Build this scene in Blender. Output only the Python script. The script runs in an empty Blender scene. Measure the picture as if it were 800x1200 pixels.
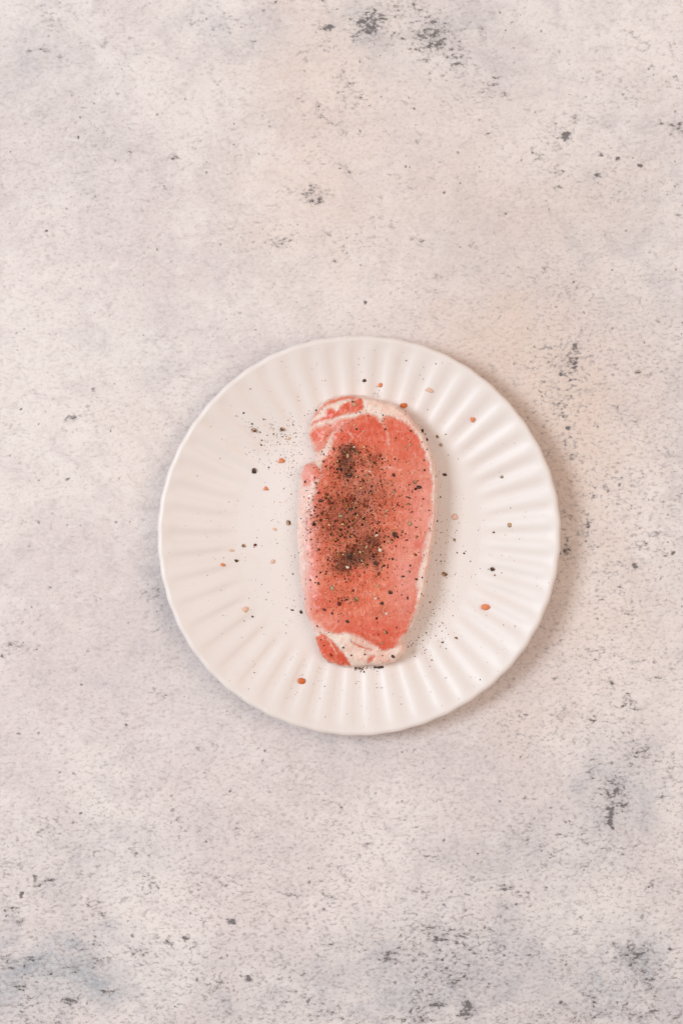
import bpy, bmesh, math, random
import numpy as np
from mathutils import Vector, Matrix

random.seed(7)
rng = np.random.default_rng(11)
SC = bpy.context.scene
COL = SC.collection

# ---------------------------------------------------------------- camera, light, exposure
S = 0.00047            # metres per photo pixel at table height
HC = 1.10              # camera height above the table
cam_d = bpy.data.cameras.new('camera')
cam = bpy.data.objects.new('camera', cam_d); COL.objects.link(cam)
cam.location = (0, 0, HC); cam.rotation_euler = (0, 0, 0)
cam_d.sensor_fit = 'VERTICAL'; cam_d.sensor_height = 36.0; cam_d.sensor_width = 24.0
cam_d.lens = 36.0 * HC / (1200 * S)
cam_d.clip_start = 0.01; cam_d.clip_end = 50
SC.camera = cam

world = bpy.data.worlds.new('World'); SC.world = world; world.use_nodes = True
bg = world.node_tree.nodes['Background']
bg.inputs['Color'].default_value = (1.0, 0.865, 0.765, 1)
bg.inputs['Strength'].default_value = 0.475

def area_light(name, loc, target, size, size_y, power, colour):
    d = bpy.data.lights.new(name, 'AREA'); d.shape = 'RECTANGLE'
    d.size = size; d.size_y = size_y; d.energy = power; d.color = colour
    o = bpy.data.objects.new(name, d); COL.objects.link(o)
    o.location = loc
    o.rotation_euler = (Vector(target) - Vector(loc)).to_track_quat('-Z', 'Y').to_euler()
    return o
area_light('window_light', (-2.45, 0.42, 2.55), (0, 0, 0), 1.3, 1.2, 84.0, (0.80, 0.925, 1.03))

area_light('room_light', (1.9, 0.4, 2.8), (0, 0, 0), 2.4, 2.0, 33.0, (1.0, 0.84, 0.74))

SC.view_settings.view_transform = 'Standard'
SC.view_settings.look = 'None'
SC.view_settings.exposure = -0.03
SC.view_settings.gamma = 1.0
SC.view_settings.use_curve_mapping = False

# ---------------------------------------------------------------- helpers
def lin(r, g, b):
    def f(c):
        c /= 255.0
        return c / 12.92 if c <= 0.04045 else ((c + 0.055) / 1.055) ** 2.4
    return (f(r), f(g), f(b))

def wxy(px, py, z=0.0):
    k = S * (HC - z) / HC
    return (np.asarray(px, float) - 400) * k, (600 - np.asarray(py, float)) * k

def hash2(ix, iy, seed):
    h = (ix.astype(np.int64) * 374761393 + iy.astype(np.int64) * 668265263 + seed * 1442695041) & 0xffffffff
    h = ((h ^ (h >> 13)) * 1274126177) & 0xffffffff
    h = (h ^ (h >> 16)) & 0xffffffff
    return h / 4294967295.0
def vnoise(x, y, seed=0):
    ix = np.floor(x); iy = np.floor(y); fx = x - ix; fy = y - iy
    fx = fx * fx * fx * (fx * (fx * 6 - 15) + 10); fy = fy * fy * fy * (fy * (fy * 6 - 15) + 10)
    a = hash2(ix, iy, seed); b = hash2(ix + 1, iy, seed); c = hash2(ix, iy + 1, seed); d = hash2(ix + 1, iy + 1, seed)
    return (a * (1 - fx) + b * fx) * (1 - fy) + (c * (1 - fx) + d * fx) * fy * 1.0
def fbm(x, y, oct=4, seed=0):
    s = 0; a = 0.5; t = 0
    for k in range(oct):
        s = s + a * vnoise(x * 2 ** k + 17.3 * k, y * 2 ** k - 9.1 * k, seed + k); t += a; a *= 0.55
    return s / t
def sstep(a, b, x):
    t = np.clip((x - a) / (b - a), 0, 1); return t * t * (3 - 2 * t)

def seg_dist(px, py, pts, closed=True):
    """distance to a polyline and the nearest point on it"""
    pts = np.asarray(pts, float); n = len(pts)
    best = np.full(px.shape, 1e9); bx = np.zeros_like(px); by = np.zeros_like(px)
    for i in range(n if closed else n - 1):
        a = pts[i]; b = pts[(i + 1) % n]; d = b - a; L = d @ d + 1e-20
        t = np.clip(((px - a[0]) * d[0] + (py - a[1]) * d[1]) / L, 0, 1)
        qx = a[0] + t * d[0]; qy = a[1] + t * d[1]
        dd = (px - qx) ** 2 + (py - qy) ** 2
        m = dd < best
        best = np.where(m, dd, best); bx = np.where(m, qx, bx); by = np.where(m, qy, by)
    return np.sqrt(best), bx, by
def inside(px, py, pts):
    pts = np.asarray(pts, float); n = len(pts); r = np.zeros(px.shape, bool)
    for i in range(n):
        x1, y1 = pts[i]; x2, y2 = pts[(i + 1) % n]
        if y1 == y2: continue
        c = ((y1 > py) != (y2 > py)) & (px < (x2 - x1) * (py - y1) / (y2 - y1) + x1)
        r ^= c
    return r
def signed(px, py, pts):
    d, _, _ = seg_dist(px, py, pts)
    return np.where(inside(px, py, pts), d, -d)
def catmull(pts, k=4):
    pts = np.asarray(pts, float); n = len(pts); out = []
    for i in range(n):
        p0, p1, p2, p3 = pts[i - 1], pts[i], pts[(i + 1) % n], pts[(i + 2) % n]
        for j in range(k):
            t = j / k
            out.append(0.5 * ((2 * p1) + (-p0 + p2) * t + (2 * p0 - 5 * p1 + 4 * p2 - p3) * t * t + (-p0 + 3 * p1 - 3 * p2 + p3) * t ** 3))
    return np.array(out)

def link(name, mesh, mat=None, parent=None):
    o = bpy.data.objects.new(name, mesh); COL.objects.link(o)
    if mat and not mesh.materials: mesh.materials.append(mat)
    if parent: o.parent = parent
    return o
def tag(o, label, cat, group=None):
    o['label'] = label; o['category'] = cat
    if group: o['group'] = group
    return o
def empty(name, loc):
    o = bpy.data.objects.new(name, None); COL.objects.link(o); o.location = loc; o.empty_display_size = 0.02
    return o
def mesh_np(name, V, F, smooth=True):
    """V (n,3), F (m,4) quads or (m,3) tris"""
    V = np.ascontiguousarray(V, np.float32); F = np.ascontiguousarray(F, np.int32)
    me = bpy.data.meshes.new(name); k = F.shape[1]
    me.vertices.add(len(V)); me.vertices.foreach_set('co', V.ravel())
    me.loops.add(F.size); me.loops.foreach_set('vertex_index', F.ravel())
    me.polygons.add(len(F)); me.polygons.foreach_set('loop_start', np.arange(0, F.size, k, dtype=np.int32))
    me.update(calc_edges=True); me.validate()
    if smooth: me.polygons.foreach_set('use_smooth', np.ones(len(me.polygons), bool))
    return me
def fattr(me, name, arr):
    a = me.attributes.new(name, 'FLOAT', 'POINT'); a.data.foreach_set('value', np.ascontiguousarray(arr, np.float32).ravel())
def cattr(me, name, arr):
    a = me.attributes.new(name, 'FLOAT_COLOR', 'POINT'); a.data.foreach_set('color', np.ascontiguousarray(arr, np.float32).ravel())
def vnormals(V, F):
    N = np.zeros_like(V)
    a, b, c, d = (V[F[:, i]] for i in range(4))
    n = np.cross(c - a, d - b)
    for i in range(4): np.add.at(N, F[:, i], n)
    return N / (np.linalg.norm(N, axis=1, keepdims=True) + 1e-20)
def sub_mesh(name, V, F, N, mask, attrs=None):
    """faces selected by mask as a mesh of their own, with the whole surface's normals kept"""
    f = F[mask]; ids, inv = np.unique(f.ravel(), return_inverse=True)
    me = mesh_np(name, V[ids], inv.reshape(f.shape))
    for k, v in (attrs or {}).items(): fattr(me, k, v[ids])
    me.normals_split_custom_set_from_vertices(N[ids].astype(float).tolist())
    return me

class Nodes:
    def __init__(self, name):
        self.m = bpy.data.materials.new(name); self.m.use_nodes = True
        self.t = self.m.node_tree; self.bsdf = self.t.nodes['Principled BSDF']
    def n(self, kind, **kw):
        nd = self.t.nodes.new(kind)
        for k, v in kw.items(): setattr(nd, k, v)
        return nd
    def put(self, sock, v):
        if isinstance(v, bpy.types.NodeSocket): self.t.links.new(v, sock)
        elif isinstance(v, (tuple, list)) and len(v) == 3 and sock.type == 'RGBA': sock.default_value = (*v, 1)
        else: sock.default_value = v
    def coord(self, scale=(1, 1, 1), rot=(0, 0, 0)):
        tc = self.n('ShaderNodeTexCoord'); mp = self.n('ShaderNodeMapping')
        mp.inputs['Scale'].default_value = scale; mp.inputs['Rotation'].default_value = rot
        self.t.links.new(tc.outputs['Object'], mp.inputs['Vector']); return mp.outputs['Vector']
    def noise(self, vec, scale, detail=4, rough=0.55, dist=0.0):
        nd = self.n('ShaderNodeTexNoise'); self.put(nd.inputs['Vector'], vec)
        nd.inputs['Scale'].default_value = scale; nd.inputs['Detail'].default_value = detail
        nd.inputs['Roughness'].default_value = rough; nd.inputs['Distortion'].default_value = dist
        return nd.outputs['Fac']
    def vor(self, vec, scale, feature='F1'):
        nd = self.n('ShaderNodeTexVoronoi', feature=feature); self.put(nd.inputs['Vector'], vec)
        nd.inputs['Scale'].default_value = scale; return nd
    def mr(self, v, a, b, c=0.0, d=1.0, smooth=True):
        nd = self.n('ShaderNodeMapRange'); nd.interpolation_type = 'SMOOTHSTEP' if smooth else 'LINEAR'
        self.put(nd.inputs['Value'], v)
        for i, x in zip(('From Min', 'From Max', 'To Min', 'To Max'), (a, b, c, d)): self.put(nd.inputs[i], x)
        return nd.outputs['Result']
    def math(self, op, a, b=0.0, clamp=False):
        nd = self.n('ShaderNodeMath', operation=op, use_clamp=clamp)
        self.put(nd.inputs[0], a); self.put(nd.inputs[1], b); return nd.outputs[0]
    def mix(self, f, a, b, mode='MIX'):
        nd = self.n('ShaderNodeMix', data_type='RGBA', blend_type=mode)
        self.put(nd.inputs[0], f); self.put(nd.inputs[6], a); self.put(nd.inputs[7], b); return nd.outputs[2]
    def attr(self, name):
        nd = self.n('ShaderNodeAttribute', attribute_name=name); return nd
    def bump(self, h, strength, dist, prev=None):
        nd = self.n('ShaderNodeBump'); self.put(nd.inputs['Height'], h)
        nd.inputs['Strength'].default_value = strength; nd.inputs['Distance'].default_value = dist
        if prev: self.put(nd.inputs['Normal'], prev)
        return nd.outputs['Normal']
    def set(self, **kw):
        for k, v in kw.items(): self.put(self.bsdf.inputs[k.replace('_', ' ')], v)
        return self.m

# ---------------------------------------------------------------- stone surface
# flecks, stains and small pits of the plaster: (photo x, photo y, radius x, radius y, strength)
DARK = [(430,30,22,20,.95),(415,42,9,8,.7),(447,22,10,8,.6),(508,45,34,32,.80),(535,75,20,22,.65),(560,110,40,22,.38),(400,92,7,20,.5),(466,45,20,16,.5),
        (470,10,60,16,.5),(365,228,24,13,.80),(388,232,9,5,.6),(325,282,26,10,.6),(345,190,10,10,.35),(662,158,8,6,1.15),(650,150,20,14,.55),(648,170,12,10,.5),
        (699,208,9,4,1.0),(655,217,10,4,.6),(705,185,5,3,.8),(726,189,4,3,.9),(750,192,4,3,.9),(740,232,40,14,.35),(575,155,10,8,.5),
        (205,184,12,3,.75),(240,222,6,3,.35),(150,178,5,4,.5),(383,32,8,6,.9),(398,110,5,8,.5),(319,180,5,4,.6),(300,50,4,6,.5),(250,75,4,8,.5),(120,40,5,20,.35),
        (672,407,4,5,1.1),(668,425,30,26,.62),(660,470,34,40,.50),(664,503,5,4,.95),(640,440,30,40,.40),(690,425,6,8,.6),(668,536,9,7,.75),(695,580,6,4,.7),(692,605,4,4,.7),
        (664,602,10,5,.6),(664,645,10,14,.75),(770,628,18,4,.75),(742,661,4,4,1.0),(785,646,3,5,.7),(720,690,40,60,.33),(700,770,60,40,.36),(640,705,8,4,.3),
        (85,488,9,5,.75),(75,506,6,4,.5),(100,470,26,20,.35),(25,613,6,5,.55),(60,690,6,5,.55),(180,695,14,11,.55),(25,757,26,8,.60),(40,725,18,8,.40),(95,700,30,8,.3),(190,730,20,14,.4),
        (112,457,3,3,.8),(81,563,2.4,2.4,.9),(60,30,25,22,.4),(252,25,36,20,.45),(185,225,20,25,.30),(120,150,40,20,.28),
        (718,935,26,38,.72),(720,925,9,8,.8),(714,955,5,22,.85),(748,885,24,14,.65),(730,850,40,30,.45),(695,905,8,30,.45),(775,930,6,20,.5),(690,985,70,50,.42),(788,900,14,30,.4),
        (530,1115,80,46,.62),(510,1090,50,14,.55),(545,1183,10,14,.95),(452,1122,14,12,.72),(500,1180,26,18,.70),(525,1150,40,10,.6),(478,1195,30,8,.65),
        (745,1118,34,16,.75),(760,1150,46,30,.60),(690,1160,30,26,.5),(725,1190,70,16,.6),(620,1195,50,10,.55),(660,1130,30,20,.4),
        (275,1077,8,5,1.05),(42,1033,4,4,1.1),(25,1051,3.4,4.5,1.15),(258,1150,6,7,.75),(290,1149,5,5,.85),(218,1099,4,3,.9),(200,1107,8,3,.6),(230,1050,10,10,.45),(228,1110,14,12,.45),
        (240,1165,40,30,.42),(340,1170,60,30,.45),(390,1185,40,16,.6),(385,1110,6,4,.6),(330,1050,26,16,.38),(345,1085,40,10,.35),(265,1190,8,12,.6),
        (60,1135,70,28,.50),(100,1108,30,8,.60),(120,1130,18,9,.70),(85,1172,14,7,.85),(130,1165,16,5,.75),(20,1160,22,14,.60),(45,1120,20,7,.6),(10,1125,14,10,.6),(20,1010,22,14,.45),(90,1025,18,10,.4),(12,1040,10,30,.4),
        (278,970,14,10,.45),(270,962,3,3,.8),(400,945,4,4,.7),(615,935,4,4,.8),(543,1068,4,5,.9),(480,1070,6,4,.65),(555,1030,10,5,.55),(620,985,30,20,.33),(470,890,40,20,.3),
        (600,840,24,8,.5),(617,838,4,3,.75),(590,850,4,3,.6),(575,880,8,8,.35),(640,870,50,20,.30),(712,845,4,3,.6),
        (233,872,3,2.5,.8),(185,815,12,8,.45),(110,815,3,2.5,.6),(20,862,4,4,.6),(95,953,2.6,2.4,1.0),(55,961,3,2.6,.75),(20,985,3,2.4,.8),(265,925,2.4,2.4,.8)]
DOTS = [(487,103),(687,113),(628,58),(634,36),(578,272),(495,289),(428,355),(582,351),(618,197),(602,74),(190,133),(118,108),(92,161),(281,163),(303,181),(342,70),(96,285),
        (243,221),(273,333),(50,338),(20,390),(690,385),(755,402),(732,332),(792,315),(672,330),(640,350),(600,25),(780,95),(790,50),(395,10),(323,2),(20,125),(140,75),(55,270),(640,235),(655,60),
        (452,322),(520,225),(540,310),(510,340),(475,195),(760,470),(735,545),(700,500),(160,620),(140,560),(130,505),(35,640),(60,760),(150,730),(180,800),(240,905),(70,905),(148,850),(330,905),
        (310,880),(360,960),(440,930),(520,985),(575,960),(640,1040),(605,1060),(680,1075),(560,1000),(590,1120),(640,1090),(760,1040),(790,1010),(110,1000),(150,1080),(180,1130),(60,1060),(300,1020),
        (415,1060),(430,1010),(380,1040),(205,1180),(160,1190),(470,860),(520,900),(430,990),(740,800),(780,760),(705,720),(760,585),(720,620)]
WARM = [(600,420,110,75,.8),(660,490,60,80,1.0),(690,560,50,70,.8),(640,650,70,90,.5),(590,390,70,40,.6),(370,150,45,150,.45),(560,250,160,90,.35),(420,60,110,70,.35),(690,740,60,60,.5),(180,500,60,60,.2),(340,230,60,50,.35),(640,230,90,40,.35),(600,830,60,30,.3)]  # warm stains; those right of the plate also paint in its soft warm shadow
GREY = [(50,1140,80,42,1.0),(110,1125,40,24,.9),(120,1000,130,50,.22),(530,1140,100,55,.75),(745,1150,85,50,.75),(320,1165,140,40,.40),(190,800,120,60,.22),(440,880,90,30,.25),(720,930,45,55,.50),(740,250,110,120,.22),(30,70,70,50,.35),
        (255,30,60,30,.35),(560,40,90,50,.30),(620,1010,110,70,.30),(200,690,30,50,.30),(190,420,80,60,.12),(110,170,80,60,.15),(560,290,60,50,.2),(430,35,40,30,.35)]  # grey patches; the one at the plate's lower left edge paints its faint shadow
PINK = [(340,1040,120,50,.6),(110,790,110,60,.6),(350,900,110,40,.6),(560,900,120,60,.55),(600,320,80,40,.4),(470,180,80,70,.4),(330,560,100,60,.3),(640,820,60,30,.3)]

fine_x = np.arange(-0.215, 0.2151, 0.0008); fine_y = np.arange(-0.31, 0.3101, 0.0008)
pad = np.array([0.02, 0.06, 0.14, 0.3, 0.5])
gx = np.concatenate([-0.215 - pad[::-1], fine_x, fine_x[-1] + pad]); gy = np.concatenate([-0.31 - pad[::-1], fine_y, fine_y[-1] + pad])
X, Y = np.meshgrid(gx, gy); PXs = X / S + 400; PYs = 600 - Y / S
def blobs(lst, warp=0.0, seed=3):
    qx = PXs + warp * (fbm(PXs / 40, PYs / 40, 3, seed) - .5) * 2; qy = PYs + warp * (fbm(PXs / 40 + 50, PYs / 40, 3, seed + 9) - .5) * 2
    out = np.zeros_like(PXs)
    for (cx, cy, rx, ry, a) in lst:
        if lst is DARK: a = min(a * (.80 if rx >= 15 else .95), .98)
        r2 = ((qx - cx) / rx) ** 2 + ((qy - cy) / ry) ** 2
        e_ = a * np.exp(-r2 * 0.75)
        out = np.maximum(out, e_) + (.25 * np.minimum(out, e_) if rx >= 12 else 0) if lst is DARK else 1 - (1 - out) * (1 - np.clip(e_, 0, .98))
    return out
dark = blobs(DARK, 7.0)
for (cx, cy) in DOTS:
    r = rng.uniform(1.4, 2.3); e = rng.uniform(.7, 1.3)
    dark = np.maximum(dark, rng.uniform(.6, .95) * np.exp(-(((PXs - cx) / (r * e)) ** 2 + ((PYs - cy) / (r / e)) ** 2) * .7))
_u = PXs * .82 + PYs * .57 + 18 * fbm(PXs / 30, PYs / 30, 3, 411); _v = PYs * .82 - PXs * .57 + 18 * fbm(PXs / 30, PYs / 30, 3, 421)
cl_ = fbm(_u / 34, _v / 20, 4, 401); rw = .35 + .65 * np.maximum.reduce([sstep(260, 420, PXs) * sstep(420, 250, PYs), sstep(860, 1050, PYs), sstep(590, 680, PXs) * sstep(330, 420, PYs)])
dark = np.maximum(dark, .46 * sstep(.50, .80, cl_) * rw)
warm = blobs(WARM, 45, 21); grey = blobs(GREY, 30, 31); pink = blobs(PINK, 45, 41)
# thin scratches and raised trowel lines
SCR = [([(30,60),(48,57),(70,66),(94,76)],3.2,.52),([(52,62),(65,60)],2,.4),([(58,105),(100,115),(112,148)],2.2,.35),([(135,98),(140,120)],1.8,.35),([(305,247),(325,262),(318,275)],1.6,.3),([(750,632),(785,622)],2.0,.5),([(0,770),(26,762),(42,742)],2.4,.5),([(306,1048),(330,1100)],1.6,.25)]
for pts, w, a in SCR:
    d, _, _ = seg_dist(PXs, PYs, pts, closed=False); dark = np.maximum(dark, a * np.exp(-(d / w) ** 2))
RIDGE = [([(285,165),(286,190),(296,210),(306,217)],2.2,.28),([(205,10),(240,55),(270,95)],2.5,.14),([(300,60),(305,90),(290,110)],2,.15),([(320,5),(345,20),(360,60)],2.5,.14),([(450,1120),(475,1170),(490,1200)],3,.18),([(300,1050),(330,1110)],2.4,.16)]
relief = (fbm(X * 60, Y * 60, 4, 5) - .5) * 0.0007
for pts, w, a in RIDGE:
    d, _, _ = seg_dist(PXs, PYs, pts, closed=False); relief += a * 0.001 * np.exp(-(d / w) ** 2)
relief -= 0.00012 * np.clip(dark, 0, 1)
# heavier grain low in the frame and right of the plate, smoother upper left
grain = 0.30 + 0.42 * sstep(700, 1150, PYs + 60 * (fbm(PXs / 90, PYs / 90, 3, 77) - .5)) + 0.30 * sstep(540, 700, PXs) * np.exp(-((PYs - 560) / 260) ** 2) + 0.30 * (fbm(PXs / 70, PYs / 70, 3, 88) - .5)
nx, ny = len(gx), len(gy)
idx = np.arange(nx * ny).reshape(ny, nx)
Fs = np.stack([idx[:-1, :-1], idx[:-1, 1:], idx[1:, 1:], idx[1:, :-1]], -1).reshape(-1, 4)
me = mesh_np('stone_surface', np.stack([X.ravel(), Y.ravel(), (relief - relief.max()).ravel()], -1), Fs)
for k, v in (('dark', dark), ('warm', warm), ('grey', grey), ('pink', pink), ('grain', grain)): fattr(me, k, v)

N = Nodes('pale_plaster_stone')
v = N.coord(); vs = N.coord((1.0, 1.55, 1.0), (0, 0, math.radians(-14)))
A = {k: N.attr(k).outputs['Fac'] for k in ('dark', 'warm', 'grey', 'pink', 'grain')}
big = N.noise(v, 11, 5, .6, .6); mid = N.noise(v, 45, 5, .62, .8)
fleck = N.noise(vs, 400, 5, .66, .25); fleck2 = N.noise(vs, 170, 5, .68, .35); tiny = N.noise(v, 1200, 2, .5)
base = N.mix(N.mr(big, .36, .64), lin(226, 214, 211), lin(240, 230, 226))
base = N.mix(N.math('MULTIPLY', N.mr(mid, .48, .70), .45), base, lin(208, 198, 198))
clot = N.noise(vs, 105, 5, .66, 1.0)
base = N.mix(N.math('MULTIPLY', N.mr(clot, .53, .66), .40), base, lin(204, 193, 191))
base = N.mix(N.math('MULTIPLY', N.mr(clot, .46, .34), .45), base, lin(243, 235, 231))
base = N.mix(N.math('MULTIPLY', A['pink'], .40), base, lin(233, 214, 213))
base = N.mix(N.math('MULTIPLY', A['warm'], .80), base, lin(231, 208, 193))
base = N.mix(N.math('MULTIPLY', A['grey'], N.mr(mid, .25, .7, .25, .95)), base, lin(172, 177, 184))
# soft grain: darker shallow flecks over everything
g = N.math('MULTIPLY', N.mr(fleck, .50, .66), N.math('MULTIPLY', A['grain'], .95, True))
base = N.mix(g, base, lin(168, 158, 157))
g2 = N.math('MULTIPLY', N.mr(fleck2, .56, .68), N.math('MULTIPLY', A['grain'], .80, True))
base = N.mix(g2, base, lin(176, 167, 167))
lightgrain = N.math('MULTIPLY', N.mr(fleck, .50, .30), .30)
base = N.mix(lightgrain, base, lin(240, 232, 230))
# dark flecks and pits where the stain map is dense
den = N.math('ADD', N.math('MULTIPLY', A['dark'], .34), N.math('MULTIPLY', N.math('ADD', N.math('MULTIPLY', fleck, .9), N.math('MULTIPLY', fleck2, .9)), .62))
soft = N.mr(den, .66, .80); hard = N.mr(den, .775, .86)
base = N.mix(N.math('MULTIPLY', soft, .42), base, lin(150, 143, 143))
base = N.mix(N.math('MULTIPLY', hard, .78), base, lin(78, 73, 74))
# single pits and specks, thicker where the surface is rougher
wv = N.n('ShaderNodeVectorMath', operation='ADD'); N.put(wv.inputs[0], v)
wn = N.n('ShaderNodeTexNoise'); N.put(wn.inputs['Vector'], v); wn.inputs['Scale'].default_value = 420; wn.inputs['Detail'].default_value = 3
wm = N.n('ShaderNodeVectorMath', operation='SCALE'); N.put(wm.inputs[0], wn.outputs['Color']); wm.inputs['Scale'].default_value = .0022
N.put(wv.inputs[1], wm.outputs[0])
pit = None
for sc_, r_, th_, al_ in ((120, .16, .90, .75), (260, .22, .86, .55)):
    vo = N.vor(wv.outputs[0], sc_); sp_ = N.n('ShaderNodeSeparateColor'); N.put(sp_.inputs[0], vo.outputs['Color'])
    keep_ = N.math('ADD', sp_.outputs[0], N.math('MULTIPLY', N.math('ADD', A['grain'], A['dark']), .10))
    rad_ = N.mr(keep_, th_, th_ + .16, 0, r_, False)
    m_ = N.math('MULTIPLY', N.mr(N.math('SUBTRACT', rad_, vo.outputs['Distance']), 0, .05), N.mr(sp_.outputs[1], 0, 1, al_ * .35, al_, False))
    pit = m_ if pit is None else N.math('MAXIMUM', pit, m_)
base = N.mix(pit, base, lin(92, 86, 86))
base = N.mix(N.math('MULTIPLY', N.mr(A['dark'], .25, .95), .26), base, lin(158, 153, 155))
h = N.math('ADD', N.math('MULTIPLY', fleck, -.5), N.math('MULTIPLY', fleck2, -.5))
h = N.math('SUBTRACT', h, N.math('MULTIPLY', N.math('MAXIMUM', hard, pit), .6))
h = N.math('ADD', h, N.math('MULTIPLY', clot, -.9))
nrm = N.bump(h, .55, .0015); nrm = N.bump(tiny, .12, .0004, nrm)
mat_stone = N.set(Base_Color=base, Roughness=.82, Specular_IOR_Level=.22, Normal=nrm)
stone = link('stone_surface', me, mat_stone); stone['kind'] = 'structure'

# ---------------------------------------------------------------- plate
ZRIM = 0.0152
pcx, pcy = (float(a) for a in wxy(420.2, 627.6, ZRIM))
PR = 235.6 * S * (HC - ZRIM) / HC
plate = empty('plate', (pcx, pcy, 0)); tag(plate, 'round off-white stoneware dinner plate with radial fluted rim under the meat', 'plate')
ZW = 0.0050
prof = []   # (r, z, zone)
for r in np.linspace(0.0006, 0.066, 26): prof.append((r, ZW + 0.0004 * (r / .066) ** 2, 'well'))
RHO = 0.0023
phi = math.radians(20.0)
r0, r1 = 0.066, PR - RHO * (1 + math.sin(phi))
rise = ZRIM - RHO * (1 - math.cos(phi)) - ZW - .0004
for t in np.linspace(0, 1, 30)[1:]:
    prof.append((r0 + (r1 - r0) * t, ZW + 0.0004 + rise * (.60 * t + .40 * t * t) * (t / (t + .02 * (1 - t)) if t < 1 else 1), 'flute'))
rc, zc = r1 + RHO * math.sin(phi), prof[-1][1] - RHO * math.cos(phi)
for aa in np.linspace(math.radians(90) + phi, math.radians(-75), 16)[1:]:     # rounded lip, tangent to the rim
    prof.append((rc + RHO * math.cos(aa), zc + RHO * math.sin(aa), 'lip'))
for (r, z) in ((PR - .006, ZRIM - .0055), (.088, .0074), (.075, .0042), (.0685, .0022), (.0675, .0004), (.0655, .0000), (.0635, .0004), (.062, .0022), (.03, .0026), (.001, .0026)):
    prof.append((r, z, 'foot'))
NF = 48; K = 16; NT = NF * K
th = np.arange(NT) / NT * 2 * math.pi
th0 = math.radians(4.0)
V = np.zeros((len(prof), NT, 3))
wob = 0.00035 * np.sin(2 * th + .8) + 0.00025 * np.sin(3 * th + 2.1) + 0.00016 * np.sin(7 * th)
frnd = np.interp(th, np.linspace(0, 2 * math.pi, NF + 1), np.append(rng.uniform(.82, 1.15, NF), 1.0))
twist = np.interp(th, np.linspace(0, 2 * math.pi, NF + 1), np.append(rng.uniform(-.18, .18, NF), 0)) 
for i, (r, z, zone) in enumerate(prof):
    env = float(sstep(.0655, .079, r)) * (1 - .80 * float(sstep(PR - .0085, PR - .001, r)))
    if zone == 'foot': env = .35 if r > .085 else 0.0
    ph = NF * (th - th0) + twist
    c = np.cos(ph)
    shape = np.sign(c) * np.abs(c) ** .85
    dz = 0.00050 * env * frnd * shape
    rr = r + (wob + 0.00016 * c) * float(sstep(.09, PR, r))
    V[i, :, 0] = rr * np.cos(th); V[i, :, 1] = rr * np.sin(th)
    V[i, :, 2] = z + dz + (0.0004 * np.sin(th * 2 + 1) * float(sstep(.07, PR, r)) if zone != 'foot' else 0)
np_ = len(prof); VP = V.reshape(-1, 3); idp = np.arange(np_ * NT).reshape(np_, NT)
FP = np.stack([idp[:-1, :], np.roll(idp, -1, 1)[:-1, :], np.roll(idp, -1, 1)[1:, :], idp[1:, :]], -1)   # CCW seen from above is handled below
FP = FP[..., ::-1].copy()
zone = np.array([p[2] for p in prof[1:]])
FPf = FP.reshape(-1, 4); NP = vnormals(VP, FPf)
rowzone = np.repeat(zone, NT); sector = np.tile(((np.arange(NT) + K // 2 - int(round(th0 / (2 * math.pi) * NT))) // K) % NF, np_ - 1)

N = Nodes('speckled_cream_glaze')
v = N.coord()
sp = N.vor(v, 330); spd = sp.outputs['Distance']; spc = N.n('ShaderNodeSeparateColor'); N.put(spc.inputs[0], sp.outputs['Color'])
rad = N.mr(spc.outputs[0], .72, 1.0, 0, .16, False)
speck = N.math('MULTIPLY', N.math('LESS_THAN', spd, rad), N.mr(spc.outputs[1], 0, 1, .15, .65))
sp2 = N.vor(v, 140); s2c = N.n('ShaderNodeSeparateColor'); N.put(s2c.inputs[0], sp2.outputs['Color'])
speck2 = N.math('MULTIPLY', N.math('LESS_THAN', sp2.outputs['Distance'], N.mr(s2c.outputs[0], .86, 1.0, 0, .085, False)), .7)
cl = N.noise(v, 22, 4, .55)
base = N.mix(N.mr(cl, .3, .7), lin(233, 222, 216), lin(237, 227, 222))
blot = N.math('MULTIPLY', N.mr(N.noise(v, 75, 3, .5), .60, .78), .22)
base = N.mix(blot, base, lin(229, 204, 190))
base = N.mix(speck, base, lin(165, 138, 120)); base = N.mix(speck2, base, lin(96, 78, 70))
nrm = N.bump(N.noise(v, 160, 3, .5), .05, .001)
mat_plate = N.set(Base_Color=base, Roughness=.48, Specular_IOR_Level=.80, Normal=nrm)
def plate_part(name, mask):
    me = sub_mesh(name, VP, FPf, NP, mask); return link(name, me, mat_plate, plate)
plate_part('well', rowzone == 'well')
for s in range(NF): plate_part('flute', (rowzone == 'flute') & (sector == s))
plate_part('lip', rowzone == 'lip'); plate_part('foot_ring', rowzone == 'foot')
def plate_z(x, y):
    r = np.hypot(np.asarray(x) - pcx, np.asarray(y) - pcy)
    pr = [p for p in prof if p[2] in ('well', 'flute')]
    return np.interp(r, [p[0] for p in pr], [p[1] for p in pr])

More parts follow.
